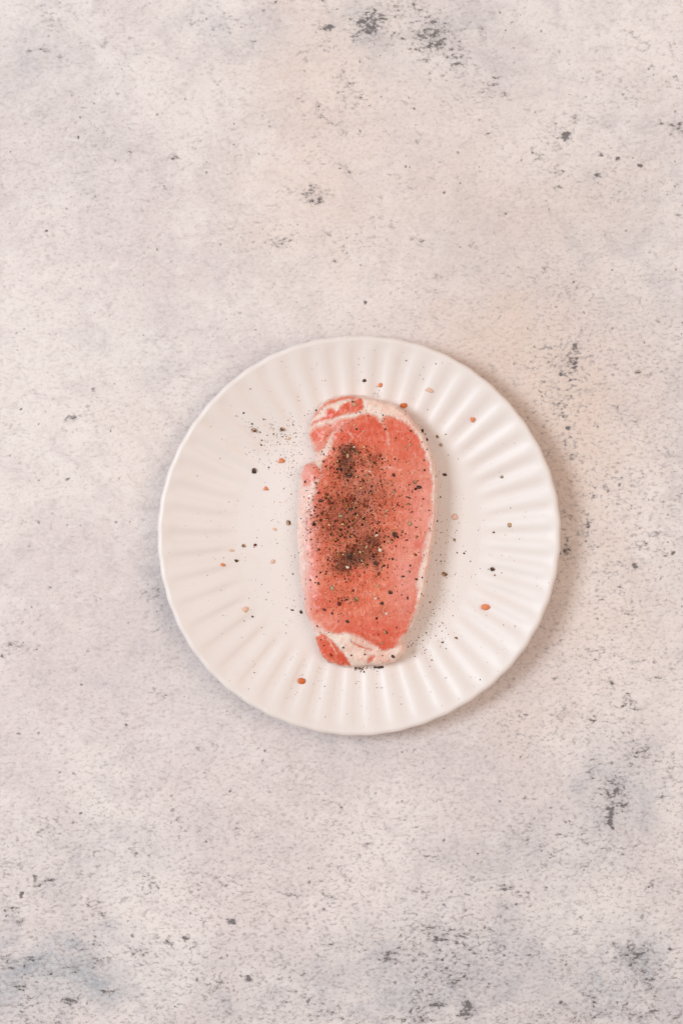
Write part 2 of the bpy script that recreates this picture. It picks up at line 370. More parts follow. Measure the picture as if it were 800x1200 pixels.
# ---------------------------------------------------------------- the meat (traced in photo pixels, built at its own height)
OUT = [(363.5,495),(367.5,485),(376,473),(390,465.5),(405,462.3),(420,462.5),(435,466),(455,471),(470,477.5),(482.5,490),(492.5,502.5),(502.5,520),(510,542.5),(513,565),(512.7,590),(511.3,615),
       (509,632),(505,657),(500,685),(497,700),(490,720),(482,739),(474.5,751),(477,759),(474,767),(465,774.5),(450,780),(430,780.5),(412.5,782.5),(397.5,781),(382.5,775.5),(374,763),(369.5,748),(367,739),
       (359.5,724),(355,700),(351,670),(348.5,637),(348,612),(349,595),(351,570),(352.5,553),(357.5,544),(367,540.5),(371,534.5),(367.5,528),(362.7,518),(361.7,506)]
OUTS = catmull(OUT, 5)
_t = np.arange(len(OUTS)); OUTS = OUTS + 0.8 * np.stack([np.sin(_t * .9) + np.sin(_t * 2.3 + 1), np.cos(_t * 1.1) + np.sin(_t * 1.9)], -1) * .5
EYE = [(391,511),(395,501),(402,497),(411,491),(425,485),(440,487),(446,493),(452,488),(465,491),(478,499),(487,508),(494,521),(500.5,540),(504.5,560),(505.5,585),(503.5,610),(499.5,632),(494.5,655),(488.5,680),(488.5,700),
       (486,717),(480,732),(470,747),(461,758),(450,761),(440,757),(433,751),(425,748),(417,743.5),(411,742),(403,741.5),(393,742),(380,738),(370,731),(360,722),(357,710),(358,690),(359,670),(358,650),(358,630),(359,610),(362,595),(368,583),(371,570),(375,556),(379,541),(385,531),(389,520)]
TOP_STRIP = [(365,492),(371,483),(384,471),(402,463.8),(419,464.5),(414,467.5),(401,468.5),(388,473),(377,480)]
TOP_MUS = [(364.5,497),(379,488),(384,480.5),(390,478),(394,481),(400,474.5),(409,471),(420,467.5),(426,474),(425,480.5),(415,484),(400,488),(381,492.5),(366,500)]
SIDE_MUS = [(364.5,506),(380,497.5),(396,494),(408,490.5),(413,492),(402,499),(390,506),(384,514),(377,525),(370.5,529),(366,520),(363,511)]
FLAP = [(356,546),(362,541.5),(369,543.5),(375.5,551),(374,560),(367,567),(357,570.5),(354,564),(354,552)]
CORNER = [(370.5,747.5),(380,743),(387.5,749),(396,755),(401,764),(409,775),(412.5,781),(402,781),(387,777),(377,769),(372,757)]
SLIVER = [(412.5,751),(420,753),(430,757.5),(436,761.5),(426,759),(416,754.5)]
SPOT = [(432,768),(437,768),(438,772),(433,775),(430,777),(431,772)]
REG = [('lean_eye', EYE, 3.6), ('muscle_strip', TOP_STRIP, 3.2), ('muscle', TOP_MUS, 3.4), ('muscle', SIDE_MUS, 4.6), ('muscle', FLAP, 5.0), ('muscle', CORNER, 2.2), ('muscle_sliver', SLIVER, 1.8), ('muscle_sliver', SPOT, 2.6)]
VEINS = [([(446,490),(450,500),(454,512),(456,526)],1.7,.55),([(447,550),(456,547),(467,550)],1.7,.5),([(382,748),(390,757),(394.5,766)],.9,.8),([(392,770),(398,764)],.7,.4),([(369,689),(377,697),(387,703)],1.4,.45),([(428,741),(438,748),(446,752)],1.3,.35),
         ([(408,504),(412,513),(408,520)],1.0,.6),([(414,508),(420,512),(425,505)],.9,.5),([(376,510),(386,500),(398,496)],.9,.5),([(368,524),(378,512)],.8,.5),([(400,484),(401,476)],.7,.35),([(410,482),(412,473)],.8,.35),([(391,486),(390,479)],.6,.25),([(428,488),(430,500),(426,512)],1.5,.28),([(466,520),(468,540)],2.0,.18),([(440,600),(447,625),(441,650)],2.5,.12),([(470,600),(466,640),(470,680)],2.5,.16),([(476,520),(484,545),(486,570)],2.2,.18)]
RED = [(386,485,12,6,1.0),(372,493,8,5,.6),(405,479,8,5,.7),(424,473,6,6,.8),(369,511,7,6,.6),(386,762,9,7,.75),(400,773,9,6,.85),(378,756,5,8,.6),(446,755,12,5,.75),(425,744,12,6,.55),(489,638,5,4,1.0),(404,512,16,9,.55),(375,552,4,9,.8),(372,578,6,7,.65),(371,697,9,6,.6),(384,705,14,7,.35),(417,673,14,7,.45),(480,500,14,8,.40),(486,520,12,18,.3),(456,735,22,14,.3),(430,500,18,8,.35),(423,757,6,2,.5),(380,600,8,12,.3),(401,465,14,3,.35),(440,512,20,14,.3),(470,515,22,18,.35),(430,500,30,12,.3),(445,738,34,14,.4),(400,735,20,8,.3),(410,505,20,8,.3)]
PALE = [(360,555,8,11,.85),(362,635,9,55,.80),(362,700,7,25,.5),(380,728,22,9,.3),(500,590,7,60,.35),(476,680,16,45,.5),(490,600,12,50,.35),(392,500,14,5,.45),(372,520,8,7,.3),(470,570,20,30,.12),(425,620,10,12,.15)]
DUST = [(404,541,10,15,1.0),(409,528,13,8,.9),(408,556,8,8,.6),(411,655,20,10,.92),(437,632,13,9,.80),(400,665,13,9,.75),(425,645,20,14,.7),(441,660,7,12,.65),(440,537,12,12,.50),(428,541,14,8,.4),(400,592,32,30,.48),(425,590,32,34,.42),(385,622,22,36,.42),(437,568,22,16,.40),(410,690,24,12,.28),(395,706,18,8,.25),(447,717,10,5,.45),(444,740,9,5,.30),(462,626,9,7,.45),(383,548,9,14,.32),(455,590,22,16,.16),(486,567,7,5,.35),(415,615,26,14,.38)]

ZB = ZW + 0.0002
THK = 0.0125
GS = 0.00040
k_top = S * (HC - ZB - .008) / HC
def to_world(pts): 
    pts = np.asarray(pts, float); return np.stack([(pts[:, 0] - 400) * k_top, (600 - pts[:, 1]) * k_top], -1)
OW = to_world(OUTS)
def meat_fields(x, y):
    """height above the plate and colour masks at world x, y (all from the traced regions)"""
    px = x / k_top + 400; py = 600 - y / k_top
    d, _, _ = seg_dist(px, py, OUTS[::2]); ins = inside(px, py, OUTS); d = np.where(ins, d, 0)
    jx = px + 5.0 * (fbm(px / 9, py / 9, 3, 101) - .5) + 2.2 * (fbm(px / 3, py / 3, 2, 105) - .5)
    jy = py + 5.0 * (fbm(px / 9 + 40, py / 9, 3, 103) - .5) + 2.2 * (fbm(px / 3, py / 3 + 30, 2, 107) - .5)
    lean = np.zeros_like(px); region = np.zeros(px.shape, int)
    sds = []
    for i, (nm, poly, w) in enumerate(REG):
        sd = signed(jx, jy, catmull(poly, 3)); sds.append(sd)
        ww = w * np.ones_like(px)
        if nm == 'lean_eye': ww = w + 9.0 * sstep(385, 358, px) * sstep(575, 605, py) + 2.2 * sstep(490, 504, px) * sstep(560, 600, py)
        lean = np.maximum(lean, sstep(-ww * .8, ww, sd)); region = np.where(sd > 0, i + 1, region)
    for pts, w, a in VEINS:
        dv, _, _ = seg_dist(jx, jy, pts, False); lean = lean * (1 - a * .75 * np.exp(-(dv / (w * 1.7)) ** 2) * (.35 + 1.1 * fbm(px / 4, py / 4, 2, 222)))
    def bl(lst, wp=0):
        o = np.zeros_like(px)
        for cx, cy, rx, ry, a in lst: o = 1 - (1 - o) * (1 - np.minimum(a, .97) * np.exp(-(((jx - cx) / rx) ** 2 + ((jy - cy) / ry) ** 2) * .8))
        return o
    red = bl(RED); pale = bl(PALE); dust = bl(DUST)
    w = 6.0 + 19.5 * sstep(440, 370, px) + 2 * sstep(700, 760, py)
    t = np.clip(d / w, 0, 1)
    prof_ = np.sqrt(np.clip(1 - (1 - t) ** 2, 0, 1))
    H = THK * (.30 + .70 * prof_) * (1 - .30 * sstep(560, 470, py) * sstep(430, 365, px) - .22 * sstep(735, 780, py))
    H = H + prof_ * (0.0016 * (fbm(px / 45, py / 45, 3, 61) - .5) + 0.0010 * (fbm(px / 12, py / 12, 3, 63) - .5) + (1 - lean) * .0011 * (fbm(px / 7, py / 7, 3, 64) - .5))
    H = H + prof_ * 0.00022 * (fbm(px / 2.2 + fbm(px / 12, py / 12, 2, 3) * 4, py / 5.0, 2, 66) - .5)
    edge = np.min(np.abs(np.stack(sds)), 0)
    H = H - prof_ * 0.00012 * np.exp(-(edge / 2.5) ** 2) + prof_ * 0.0003 * (1 - lean)
    for pts, ww, a in (([(364,501),(381,495),(405,489),(421,483)],1.6,.0009),([(371,534),(378,529),(384,517),(391,507)],2.4,.0018),([(371,536),(377,543),(376,556)],2.0,.0010),([(367,738),(381,741.5),(390,748),(402,764)],1.4,.0009),([(474,751),(463,760),(450,763)],1.6,.0008)):
        dv, _, _ = seg_dist(jx, jy, pts, False); H = H - prof_ * a * .6 * np.exp(-(dv / (ww * 1.3)) ** 2)
    return np.maximum(H, THK * .22), lean, red, pale, dust, region, ins
def meat_z(x, y):
    x = np.atleast_1d(np.asarray(x, float)); y = np.atleast_1d(np.asarray(y, float))
    H, *_r, ins = meat_fields(x, y)
    return np.where(ins, ZB + H, plate_z(x, y)), ins

ax = np.arange(OW[:, 0].min() - 2 * GS, OW[:, 0].max() + 2 * GS, GS); ay = np.arange(OW[:, 1].min() - 2 * GS, OW[:, 1].max() + 2 * GS, GS)
MX, MY = np.meshgrid(ax, ay); ins0 = inside(MX, MY, OW)
im = np.arange(MX.size).reshape(MX.shape)
FM = np.stack([im[:-1, :-1], im[:-1, 1:], im[1:, 1:], im[1:, :-1]], -1).reshape(-1, 4)
insf = ins0.ravel()
keep = insf[FM].sum(1) >= 2
FM = FM[keep]
used = np.zeros(MX.size, bool); used[FM.ravel()] = True
mx, my = MX.ravel().copy(), MY.ravel().copy()
# boundary vertices move onto the outline
edges = np.concatenate([FM[:, [0, 1]], FM[:, [1, 2]], FM[:, [2, 3]], FM[:, [3, 0]]])
es = np.sort(edges, 1); uq, first, cnt = np.unique(es, axis=0, return_index=True, return_counts=True)
bedge = edges[first[cnt == 1]]
bnd = np.unique(bedge)
_, qx, qy = seg_dist(mx[bnd], my[bnd], OW)
mx[bnd] = qx; my[bnd] = qy
ids = np.where(used)[0]; remap = -np.ones(MX.size, int); remap[ids] = np.arange(len(ids))
FM = remap[FM]; bedge = remap[bedge]; bnd = remap[bnd]; mx = mx[ids]; my = my[ids]
cxy = OW.mean(0)
H, lean, red, pale, dust, region, _i = meat_fields(mx, my)
H[bnd] = THK * .28
VM = np.stack([mx, my, ZB + H], -1)
# skirt tucked under the edge down to the plate
nb = len(bnd); bm_ = -np.ones(len(VM), int); bm_[bnd] = np.arange(nb)
dirv = np.stack([mx[bnd] - cxy[0], my[bnd] - cxy[1]], -1); dirv /= np.linalg.norm(dirv, axis=1, keepdims=True)
s1 = np.stack([mx[bnd] - dirv[:, 0] * .0008, my[bnd] - dirv[:, 1] * .0008, np.full(nb, ZB + THK * .12)], -1)
s2 = np.stack([mx[bnd] - dirv[:, 0] * .0030, my[bnd] - dirv[:, 1] * .0030, np.full(nb, ZB + .0001)], -1)
nv = len(VM); VM = np.concatenate([VM, s1, s2])
a, b = bedge[:, 0], bedge[:, 1]
F1 = np.stack([b, a, nv + bm_[a], nv + bm_[b]], -1); F2 = np.stack([nv + bm_[b], nv + bm_[a], nv + nb + bm_[a], nv + nb + bm_[b]], -1)
ext = lambda q: np.concatenate([q, q[bnd], q[bnd]])
nface = len(FM); FM = np.concatenate([FM, F1, F2]); NM = vnormals(VM, FM)
attrs = {'lean': ext(lean), 'red': ext(red), 'pale': ext(pale), 'dust': ext(dust)}
freg = np.zeros(len(FM), int)
rf = region[FM[:nface]]; freg[:nface] = np.where((rf == rf[:, :1]).all(1), rf[:, 0], np.max(rf, 1))

N = Nodes('raw_pork')
v = N.coord(); vf = N.coord((1.5, .42, 1), (0, 0, math.radians(-14)))
at = {k: N.attr(k).outputs['Fac'] for k in ('lean', 'red', 'pale', 'dust')}
n1 = N.noise(v, 140, 5, .6, .8); n2 = N.noise(vf, 560, 4, .6, .6); n3 = N.noise(v, 1500, 2, .5); n4 = N.noise(v, 55, 3, .5)
leanc = N.mix(N.mr(n1, .3, .7), lin(222, 104, 72), lin(233, 132, 100))
leanc = N.mix(N.math('MULTIPLY', N.mr(n2, .54, .70), .62), leanc, lin(244, 180, 163))
leanc = N.mix(N.math('MULTIPLY', N.mr(n2, .46, .30), .55), leanc, lin(206, 82, 58))
leanc = N.mix(N.math('MULTIPLY', N.mr(n4, .50, .68), .45), leanc, lin(238, 146, 122))
leanc = N.mix(N.math('MULTIPLY', N.mr(n4, .46, .32), .50), leanc, lin(220, 104, 72))
leanc = N.mix(N.math('MULTIPLY', at['red'], N.mr(n1, .2, .7, .65, 1.0)), leanc, lin(222, 70, 40))
leanc = N.mix(N.math('MULTIPLY', at['pale'], .8), leanc, lin(243, 184, 176))
fatc = N.mix(N.mr(n1, .35, .7), lin(242, 205, 188), lin(248, 227, 215))
fatc = N.mix(N.math('MULTIPLY', N.mr(n2, .50, .72), .35), fatc, lin(240, 186, 168))
fatc = N.mix(N.math('MULTIPLY', N.mr(n4, .50, .70), .45), fatc, lin(242, 186, 170))
fatc = N.mix(N.math('MULTIPLY', at['pale'], .75), fatc, lin(240, 204, 200))
mot = N.noise(v, 260, 5, .68, 1.2)
lm = N.mr(N.math('ADD', at['lean'], N.math('ADD', N.math('MULTIPLY', N.math('SUBTRACT', n2, .5), .5), N.math('MULTIPLY', N.math('SUBTRACT', mot, .5), .7))), .08, .86, 0, 1, False)
leanc = N.mix(N.math('MULTIPLY', N.mr(mot, .52, .70), .58), leanc, lin(244, 180, 156))
leanc = N.mix(N.math('MULTIPLY', N.mr(mot, .47, .30), .50), leanc, lin(206, 88, 62))
colr = N.mix(lm, fatc, leanc)
# ground pepper worked into the surface, blotchy
dm = N.mr(N.math('ADD', N.math('MULTIPLY', at['dust'], .85), N.math('MULTIPLY', N.math('SUBTRACT', N.noise(v, 520, 5, .75, .3), .5), 1.15)), .10, .92)
colr = N.mix(N.math('MULTIPLY', dm, .88), colr, N.mix(N.mr(at['dust'], .35, .95), lin(164, 66, 26), lin(70, 36, 19)))
nrm = N.bump(n2, .30, .0011); nrm = N.bump(mot, .50, .0014, nrm); nrm = N.bump(n3, .12, .0004, nrm)
mat_meat = N.set(Base_Color=colr, Roughness=N.mr(n1, .3, .7, .24, .44), Specular_IOR_Level=.30, Normal=nrm, Subsurface_Weight=.40, Subsurface_Radius=(1.0, .40, .26), Subsurface_Scale=.0020, Coat_Weight=N.math('MULTIPLY', N.math('SUBTRACT', 1.0, dm), .26), Coat_Roughness=.18)
chop = empty('pork_chop', (float(cxy[0]), float(cxy[1]), ZB)); tag(chop, 'raw boneless pork chop with pale fat edge, sprinkled with pepper on white plate', 'pork chop')
VMl = VM - np.array([cxy[0], cxy[1], ZB])
def meat_part(name, r):
    m = freg == r
    if m.any():
        return link(name, sub_mesh(name, VMl, FM, NM, m, attrs), mat_meat, chop)
p = meat_part('fat_rim', 0); p['label'] = 'creamy white fat running round the edge of the chop'
for i, (nm, poly, w) in enumerate(REG):
    p = meat_part(nm, i + 1)
    if nm == 'lean_eye': p['label'] = 'large pink lean eye of the chop dusted with pepper'

# ---------------------------------------------------------------- pepper and salt
def grain_mat(name, c1, c2, rough=.65, sss=0.0, spec=.3):
    N = Nodes(name); v = N.coord()
    n = N.noise(v, 1500, 3, .6)
    N.set(Base_Color=N.mix(N.mr(n, .35, .65), lin(*c1), lin(*c2)), Roughness=rough, Specular_IOR_Level=spec, Normal=N.bump(n, .5, .0004))
    if sss: N.set(Subsurface_Weight=sss, Subsurface_Radius=(1, .5, .3), Subsurface_Scale=.0015)
    return N.m
GM = {'black': grain_mat('black_pepper', (46, 35, 31), (88, 66, 56)), 'brown': grain_mat('brown_pepper', (84, 58, 46), (136, 100, 78)),
      'maroon': grain_mat('red_pepper_husk', (92, 34, 30), (126, 56, 44)), 'olive': grain_mat('olive_pepper', (104, 78, 50), (150, 116, 78)),
      'tan': grain_mat('pepper_core', (222, 190, 154), (176, 128, 88)), 'orange': grain_mat('orange_salt', (232, 128, 76), (240, 160, 112), .35, .5, .5),
      'amber': grain_mat('amber_salt', (214, 96, 36), (232, 132, 62), .3, .4, .5), 'pink': grain_mat('pale_pink_salt', (240, 190, 166), (243, 205, 186), .35, .5, .5),
      'white': grain_mat('clear_salt', (244, 230, 218), (238, 206, 188), .25, .5, .5)}
def rock(seed, sub=2, flat=.72, chip=3, jag=.10, smooth=False):
    r = random.Random(seed); bm = bmesh.new(); bmesh.ops.create_icosphere(bm, subdivisions=sub, radius=1.0)
    sx, sy, sz = r.uniform(.85, 1.15), r.uniform(.8, 1.05), flat * r.uniform(.85, 1.1)
    offs = [Vector((r.uniform(-1, 1), r.uniform(-1, 1), r.uniform(-.4, 1))).normalized() for _ in range(chip)]
    for vt in bm.verts:
        n = vt.co.normalized(); k = 1 + r.uniform(-jag, jag)
        for o in offs:
            dd = n.dot(o); lim = .62
            if dd * k > lim: k = lim / dd
        vt.co = Vector((n.x * k * sx, n.y * k * sy, n.z * k * sz))
    me = bpy.data.meshes.new('grain'); bm.to_mesh(me); bm.free()
    if smooth: me.polygons.foreach_set('use_smooth', [True] * len(me.polygons))
    return me
ROCKS = {}
def rock_mesh(kind, var):
    key = (kind, var)
    if key not in ROCKS:
        if kind in ('orange', 'amber', 'pink', 'white'): me = rock(500 + var * 13 + len(kind), 2, .75, 5, .05, True)
        else: me = rock(100 + var * 7 + len(kind), 1, .7, 2, .38)
        me.materials.append(GM[kind])
        if kind in ('black', 'brown', 'olive'):      # broken faces show the paler inside of the peppercorn
            me.materials.append(GM['brown' if kind == 'black' else 'tan'])
            rr = random.Random(var + 31); dirn = Vector((rr.uniform(-.8, .8), rr.uniform(-.8, .8), .9)).normalized()
            for pg in me.polygons:
                if pg.normal.dot(dirn) > (.80 if kind == 'black' else .72 if kind == 'brown' else .62): pg.material_index = 1
        ROCKS[key] = me
    return ROCKS[key]
NAMES = {'black': ('pepper_fragment', 'pepper'), 'brown': ('pepper_fragment', 'pepper'), 'maroon': ('pepper_fragment', 'pepper'), 'olive': ('pepper_fragment', 'pepper'), 'tan': ('pepper_fragment', 'pepper'),
         'orange': ('salt_crystal', 'salt'), 'amber': ('salt_crystal', 'salt'), 'pink': ('salt_crystal', 'salt'), 'white': ('salt_crystal', 'salt')}
# kind, photo x, photo y, width px, height px, label, where
PIECES = [
 ('brown',297.5,504,5.5,7.5,'brown pepper bit at upper left of plate with tiny specks round it','p'),
 ('black',295.5,497,2.6,2.6,'tiny black pepper speck just above the brown bit at upper left of plate','p'),
 ('brown',330.5,502.5,7,6,'squarish brown pepper bit on plate left of the top of the meat','p'),
 ('black',298,551.5,8.4,9.4,'largest dark round peppercorn piece on the left half of the plate','p'),
 ('brown',338,612.5,7,6.5,'brown pepper bit on plate close to the left edge of the meat','p'),
 ('olive',285.5,639,5.4,5,'olive brown pepper bit, left one of a pair on the left of the plate','p'),
 ('maroon',299,638.5,5.6,5,'dark red pepper bit, right one of a pair on the left of the plate','p'),
 ('black',277.3,657,4.8,5.6,'black oval pepper bit beside a small orange crystal on left of plate','p'),
 ('black',427,446,7,4.4,'flat black pepper flake on the rim above the meat','p'),
 ('black',494.3,506,4.6,7,'black pepper flake leaning on the upper right edge of the meat','p'),
 ('black',520.5,556,6.5,4.4,'black pepper flake on plate right of the upper meat','p'),
 ('brown',587.5,558.7,4.8,4.6,'small brown pepper bit alone on the right flutes','p'),
 ('olive',597,615,8.4,8.4,'tan and brown pepper shell piece on the right flutes','p'),
 ('black',598,595,2.8,2.8,'tiny black speck above the tan shell piece on the right flutes','p'),
 ('black',576.5,666.7,8,6.4,'large dark pepper piece on the right half of the plate','p'),
 ('brown',579.2,674.3,3.4,3,'tiny brown speck just below the large dark piece on plate right','p'),
 ('brown',532,632.5,4.2,4,'small brown pepper bit on plate right of the meat middle','p'),
 ('black',543.2,648.3,3,3,'tiny black pepper speck alone on plate right of the meat','p'),
 ('olive',520,672.5,7.4,7,'round tan and brown pepper ring piece right of the lower meat','p'),
 ('black',578,624,3.6,2.8,'tiny dark flake at inner end of the right flutes','p'),
 ('brown',533.8,747.7,4,3.6,'small dark pepper bit on lower right flutes','p'),
 ('black',518,753,3,2.8,'tiny black speck on plate lower right of the meat','p'),
 ('olive',512.5,512,5,4.4,'olive pepper bit, upper of two right of the meat top','p'),
 ('olive',516.3,521.3,5,4.2,'olive pepper bit, lower of two right of the meat top','p'),
 ('black',522.3,509,2.8,2.8,'tiny black speck beside the two olive bits right of the meat top','p'),
 ('black',295.7,722.7,3.2,3.2,'tiny dark speck below the pale crystal on lower left of plate','p'),
 ('black',342.7,715,3.4,3.2,'tiny black speck on plate left of the lower meat','p'),
 ('black',352.6,717.4,4.4,4.8,'black pepper bit touching the lower left edge of the meat','p'),
 ('black',446,782,7.4,5.2,'black pepper piece at the bottom edge of the meat, the right one','p'),
 ('black',439.4,782.2,4.4,3.4,'small black pepper bit beside the black piece at the bottom edge of the meat','p'),
 ('brown',422.5,784,5,4.6,'grey brown pepper bit in the cluster under the bottom edge of the meat','p'),
 ('black',416.5,783,3,3,'leftmost dark bit in the cluster under the bottom edge of the meat','p'),
 ('olive',430,782.6,3.6,3,'olive bit in the cluster under the bottom edge of the meat','p'),
 ('black',426.4,787,2.8,2.8,'lowest tiny black bit under the bottom edge of the meat','p'),
 ('brown',313,510,2.6,2.6,'tiny brown speck between the two brown bits at upper left of plate','p'),
 ('brown',306.5,516,2.6,2.4,'upper of two tiny specks below the brown bits at upper left of plate','p'),
 ('black',306,521.5,2.8,2.6,'lower of two tiny specks below the brown bits at upper left of plate','p'),
 ('orange',329.5,540,9.6,6.2,'larger orange salt crystal on plate left of the upper meat','p'),
 ('orange',311.2,572.6,6.6,5.4,'small orange salt crystal below the big round peppercorn piece','p'),
 ('pink',338,514,5,4,'pale pink salt crystal beside the notch of the meat','p'),
 ('pink',286.5,714.2,8,8,'pale peach salt crystal on lower left of plate','p'),
 ('orange',260.7,661.4,6.6,5.2,'small orange salt crystal beside the black oval pepper bit','p'),
 ('pink',271,645,6,3.6,'faint pale crystal above the small orange one on left of plate','p'),
 ('amber',354,798,11.4,7.6,'bright orange salt crystal on plate below the meat','p'),
 ('orange',445,451.3,6.4,5.4,'small orange salt crystal on the rim above the meat','p'),
 ('amber',473,475.5,10,9.6,'largest amber salt crystal leaning on the top right edge of the meat','p'),
 ('pink',503,457,9.6,7.4,'pale pink salt crystal on the upper right flutes','p'),
 ('orange',553.5,491.7,6.6,6.6,'orange salt crystal on the upper right flutes','p'),
 ('pink',532.7,605.3,7,7.4,'pale peach salt crystal on plate right of the meat middle','p'),
 ('orange',568.5,711.8,10,9.4,'round orange salt crystal on the lower right flutes','p'),
 ('maroon',499.5,515.5,4.6,6.4,'reddish brown husk at the right edge of the meat top','p'),
 ('pink',319.5,658,6,6,'pale pink salt crystal on plate left of the meat middle','p'),
 ('pink',322,620,5,4,'tiny pale pink crystal beside the brown bit left of the meat','p'),
 # on the meat
 ('black',461.2,557,5,5.4,'black diamond shaped pepper bit on upper right of the lean meat','m'),
 ('black',490.8,571,5.2,7.4,'black pepper bit near the right fat edge of the meat','m'),
 ('brown',485.5,565,5,4,'brown smear of pepper beside the black bit near the right fat edge','m'),
 ('brown',461.5,575.5,5,4.4,'brown pepper bit below the black diamond shaped bit','m'),
 ('black',478.3,583,6.4,2.8,'flat dark flake lying crosswise on the right of the meat','m'),
 ('brown',478,591,5,3.6,'small brown bit under the flat crosswise flake on the meat','m'),
 ('olive',479.8,614,6.6,6,'olive pepper bit on the pale right side of the meat','m'),
 ('black',462.5,627,8,7,'dark pepper clump right of the lower peppered patch','m'),
 ('maroon',476.5,632.8,5.6,2.8,'thin dark red flake right of the lower peppered patch','m'),
 ('black',375.8,587,6.4,5.6,'dark pepper bit near the left edge of the meat below the flap','m'),
 ('black',411.2,596.5,5.4,5.2,'black pepper bit in the middle of the meat','m'),
 ('olive',398.6,605,5.4,6.4,'olive pepper bit in the middle left of the meat','m'),
 ('brown',371,612,6.4,4.6,'brown bit on the pale left side of the meat','m'),
 ('black',409,650.6,8.6,8.8,'largest black pepper piece in the lower peppered patch','m'),
 ('white',407,665,4.6,4.6,'white salt grain under the largest black pepper piece','m'),
 ('olive',389,689,7,7,'round olive grey peppercorn piece on lower left of the meat','m'),
 ('olive',417,701.5,6,7.4,'dark olive peppercorn piece on the lower middle of the meat','m'),
 ('maroon',397.6,708,7,6,'maroon husk left of the dark olive peppercorn piece','m'),
 ('black',405.4,703,4.6,4,'small black bit between the maroon husk and the olive piece','m'),
 ('black',379.4,714.3,4.6,4.2,'black bit on the lower left of the meat near the edge','m'),
 ('black',389.2,719,3.6,4,'small black bit right of the one near the lower left edge of the meat','m'),
 ('black',407.3,728.6,5.6,5,'black bit on the bottom of the lean meat','m'),
 ('black',457.2,694,7.4,6.6,'black triangular pepper chip on lower right of the meat','m'),
 ('black',471.6,675.6,4.6,3.6,'small black bit above right of the triangular pepper chip','m'),
 ('black',447.6,707.6,5.2,5.2,'black pepper bit below left of the triangular chip','m'),
 ('black',460,655,3.2,5,'thin upright black sliver on the right of the lower peppered patch','m'),
 ('black',440.6,660.5,5.4,6.4,'black bit at the right end of the lower peppered patch','m'),
 ('white',445,645,4.4,5.6,'largest white salt grain in the lower peppered patch','m'),
 ('tan',456,634.5,5,3.2,'tan grain beside the dark clump right of the lower peppered patch','m'),
 ('white',441.5,627,4.6,4.2,'white salt grain at the top of the lower peppered patch','m'),
 ('tan',442,687,4,4.4,'tan grain left of the triangular pepper chip','m'),
 ('white',440,701.6,4.4,4.2,'white salt grain below the peppered patch near the black bit','m'),
 ('white',452.5,719,3.8,3.2,'small pale grain on the brown spot near the bottom of the meat','m'),
 ('olive',447,754,5,3,'olive speck at the bottom border of the lean meat','m'),
 ('tan',415,474.5,5.6,6,'tan grain on the red muscle at the top of the meat','m'),
 ('black',413.8,470.8,4.4,3,'black flake touching the tan grain at the top of the meat','m'),
 ('black',371,481,3.8,3.4,'black speck on the top left edge of the meat','m'),
 ('black',417.5,502.5,4.2,3,'black flake above the upper peppered patch','m'),
 ('brown',400.5,504.5,4,3.2,'brown flake at the border between side muscle and lean eye','m'),
 ('black',379.3,532.5,3.6,3.2,'black bit on the white fat at the notch','m'),
 ('black',391,526,3.4,3.4,'black bit at the upper left of the upper peppered patch','m'),
 ('black',412,526.5,6.4,5,'black clump at the top of the upper peppered patch','m'),
 ('black',408,558,6.6,6,'black clump at the bottom of the upper peppered patch','m'),
 ('tan',407,534,4.6,7,'upright tan grain in the upper peppered patch','m'),
 ('white',414.8,523.5,3.2,3,'white grain at the top of the upper peppered patch','m'),
 ('brown',418.5,531,5,5,'brown bit right of the upright tan grain','m'),
 ('black',399,549,5,4.4,'black bit on the left of the upper peppered patch','m'),
 ('white',433,552.4,4,2.6,'pale grain right of the upper peppered patch','m'),
 ('brown',429,557,5.4,4,'brown bit at the right of the upper peppered patch bottom','m'),
 ('brown',369.8,566.5,4.4,4,'brown bit on the small flap muscle at left','m'),
 ('maroon',373,577.5,5.4,3.6,'maroon flake below the flap muscle at left','m'),
 ('maroon',403.5,629.5,5,4,'maroon bit above the largest black pepper piece','m'),
 ('black',410.5,628.5,3.6,4.4,'black bit right of the maroon bit above the lower peppered patch','m'),
 ('olive',422,647,5,5.4,'olive bit right of the largest black pepper piece','m'),
 ('brown',424,657,6,4.4,'brown bit below right of the largest black pepper piece','m'),
 ('tan',429,641,4,4,'tan grain in the middle of the lower peppered patch','m'),
 ('black',460.3,769.6,6.2,4.6,'black pepper bit on the white fat at the bottom right','m'),
 ('black',402,758.6,3,2.8,'tiny black speck on the bottom fat beside the red corner muscle','m'),
 ('black',411.6,768.3,3,2.8,'tiny black speck in the middle of the bottom fat','m'),
 ('black',427.5,767,3.2,2.6,'tiny black speck right of the middle of the bottom fat','m'),
 ('black',494.5,677,2.8,2.8,'tiny black speck on the right fat edge, the upper one','m'),
 ('brown',493.6,696,3.2,3,'tiny brown speck on the right fat edge, the lower one','m'),
 ('black',487.6,678.5,3.4,3.4,'tiny dark bit where lean meets the right fat edge','m'),
 ('brown',479,669.6,4,3.6,'small brown bit above the one where lean meets right fat','m'),
 ('black',363.6,679.6,3.2,3,'tiny black bit low on the pale left side of the meat','m'),
 ('black',373,684,3.6,4.4,'small black bit beside the pale vein on lower left of the meat','m'),
 ('tan',480.3,521.4,4.2,4.2,'tan ring shaped grain on the upper right of the lean','m'),
 ('brown',474.6,524.5,3.2,2.8,'brown speck beside the tan ring shaped grain','m'),
 ('black',462.5,537.5,3,2.8,'tiny black speck on the upper right of the lean','m'),
 ('black',496.5,539.6,3,2.8,'tiny black speck close to the upper right fat','m'),
 ('tan',453,598.5,5,4,'tan and brown grain in the right middle of the meat','m'),
 ('brown',451.5,740.5,6,4,'brown bit above the bottom red of the lean','m'),
]
xs = []; ys = []; zs = []
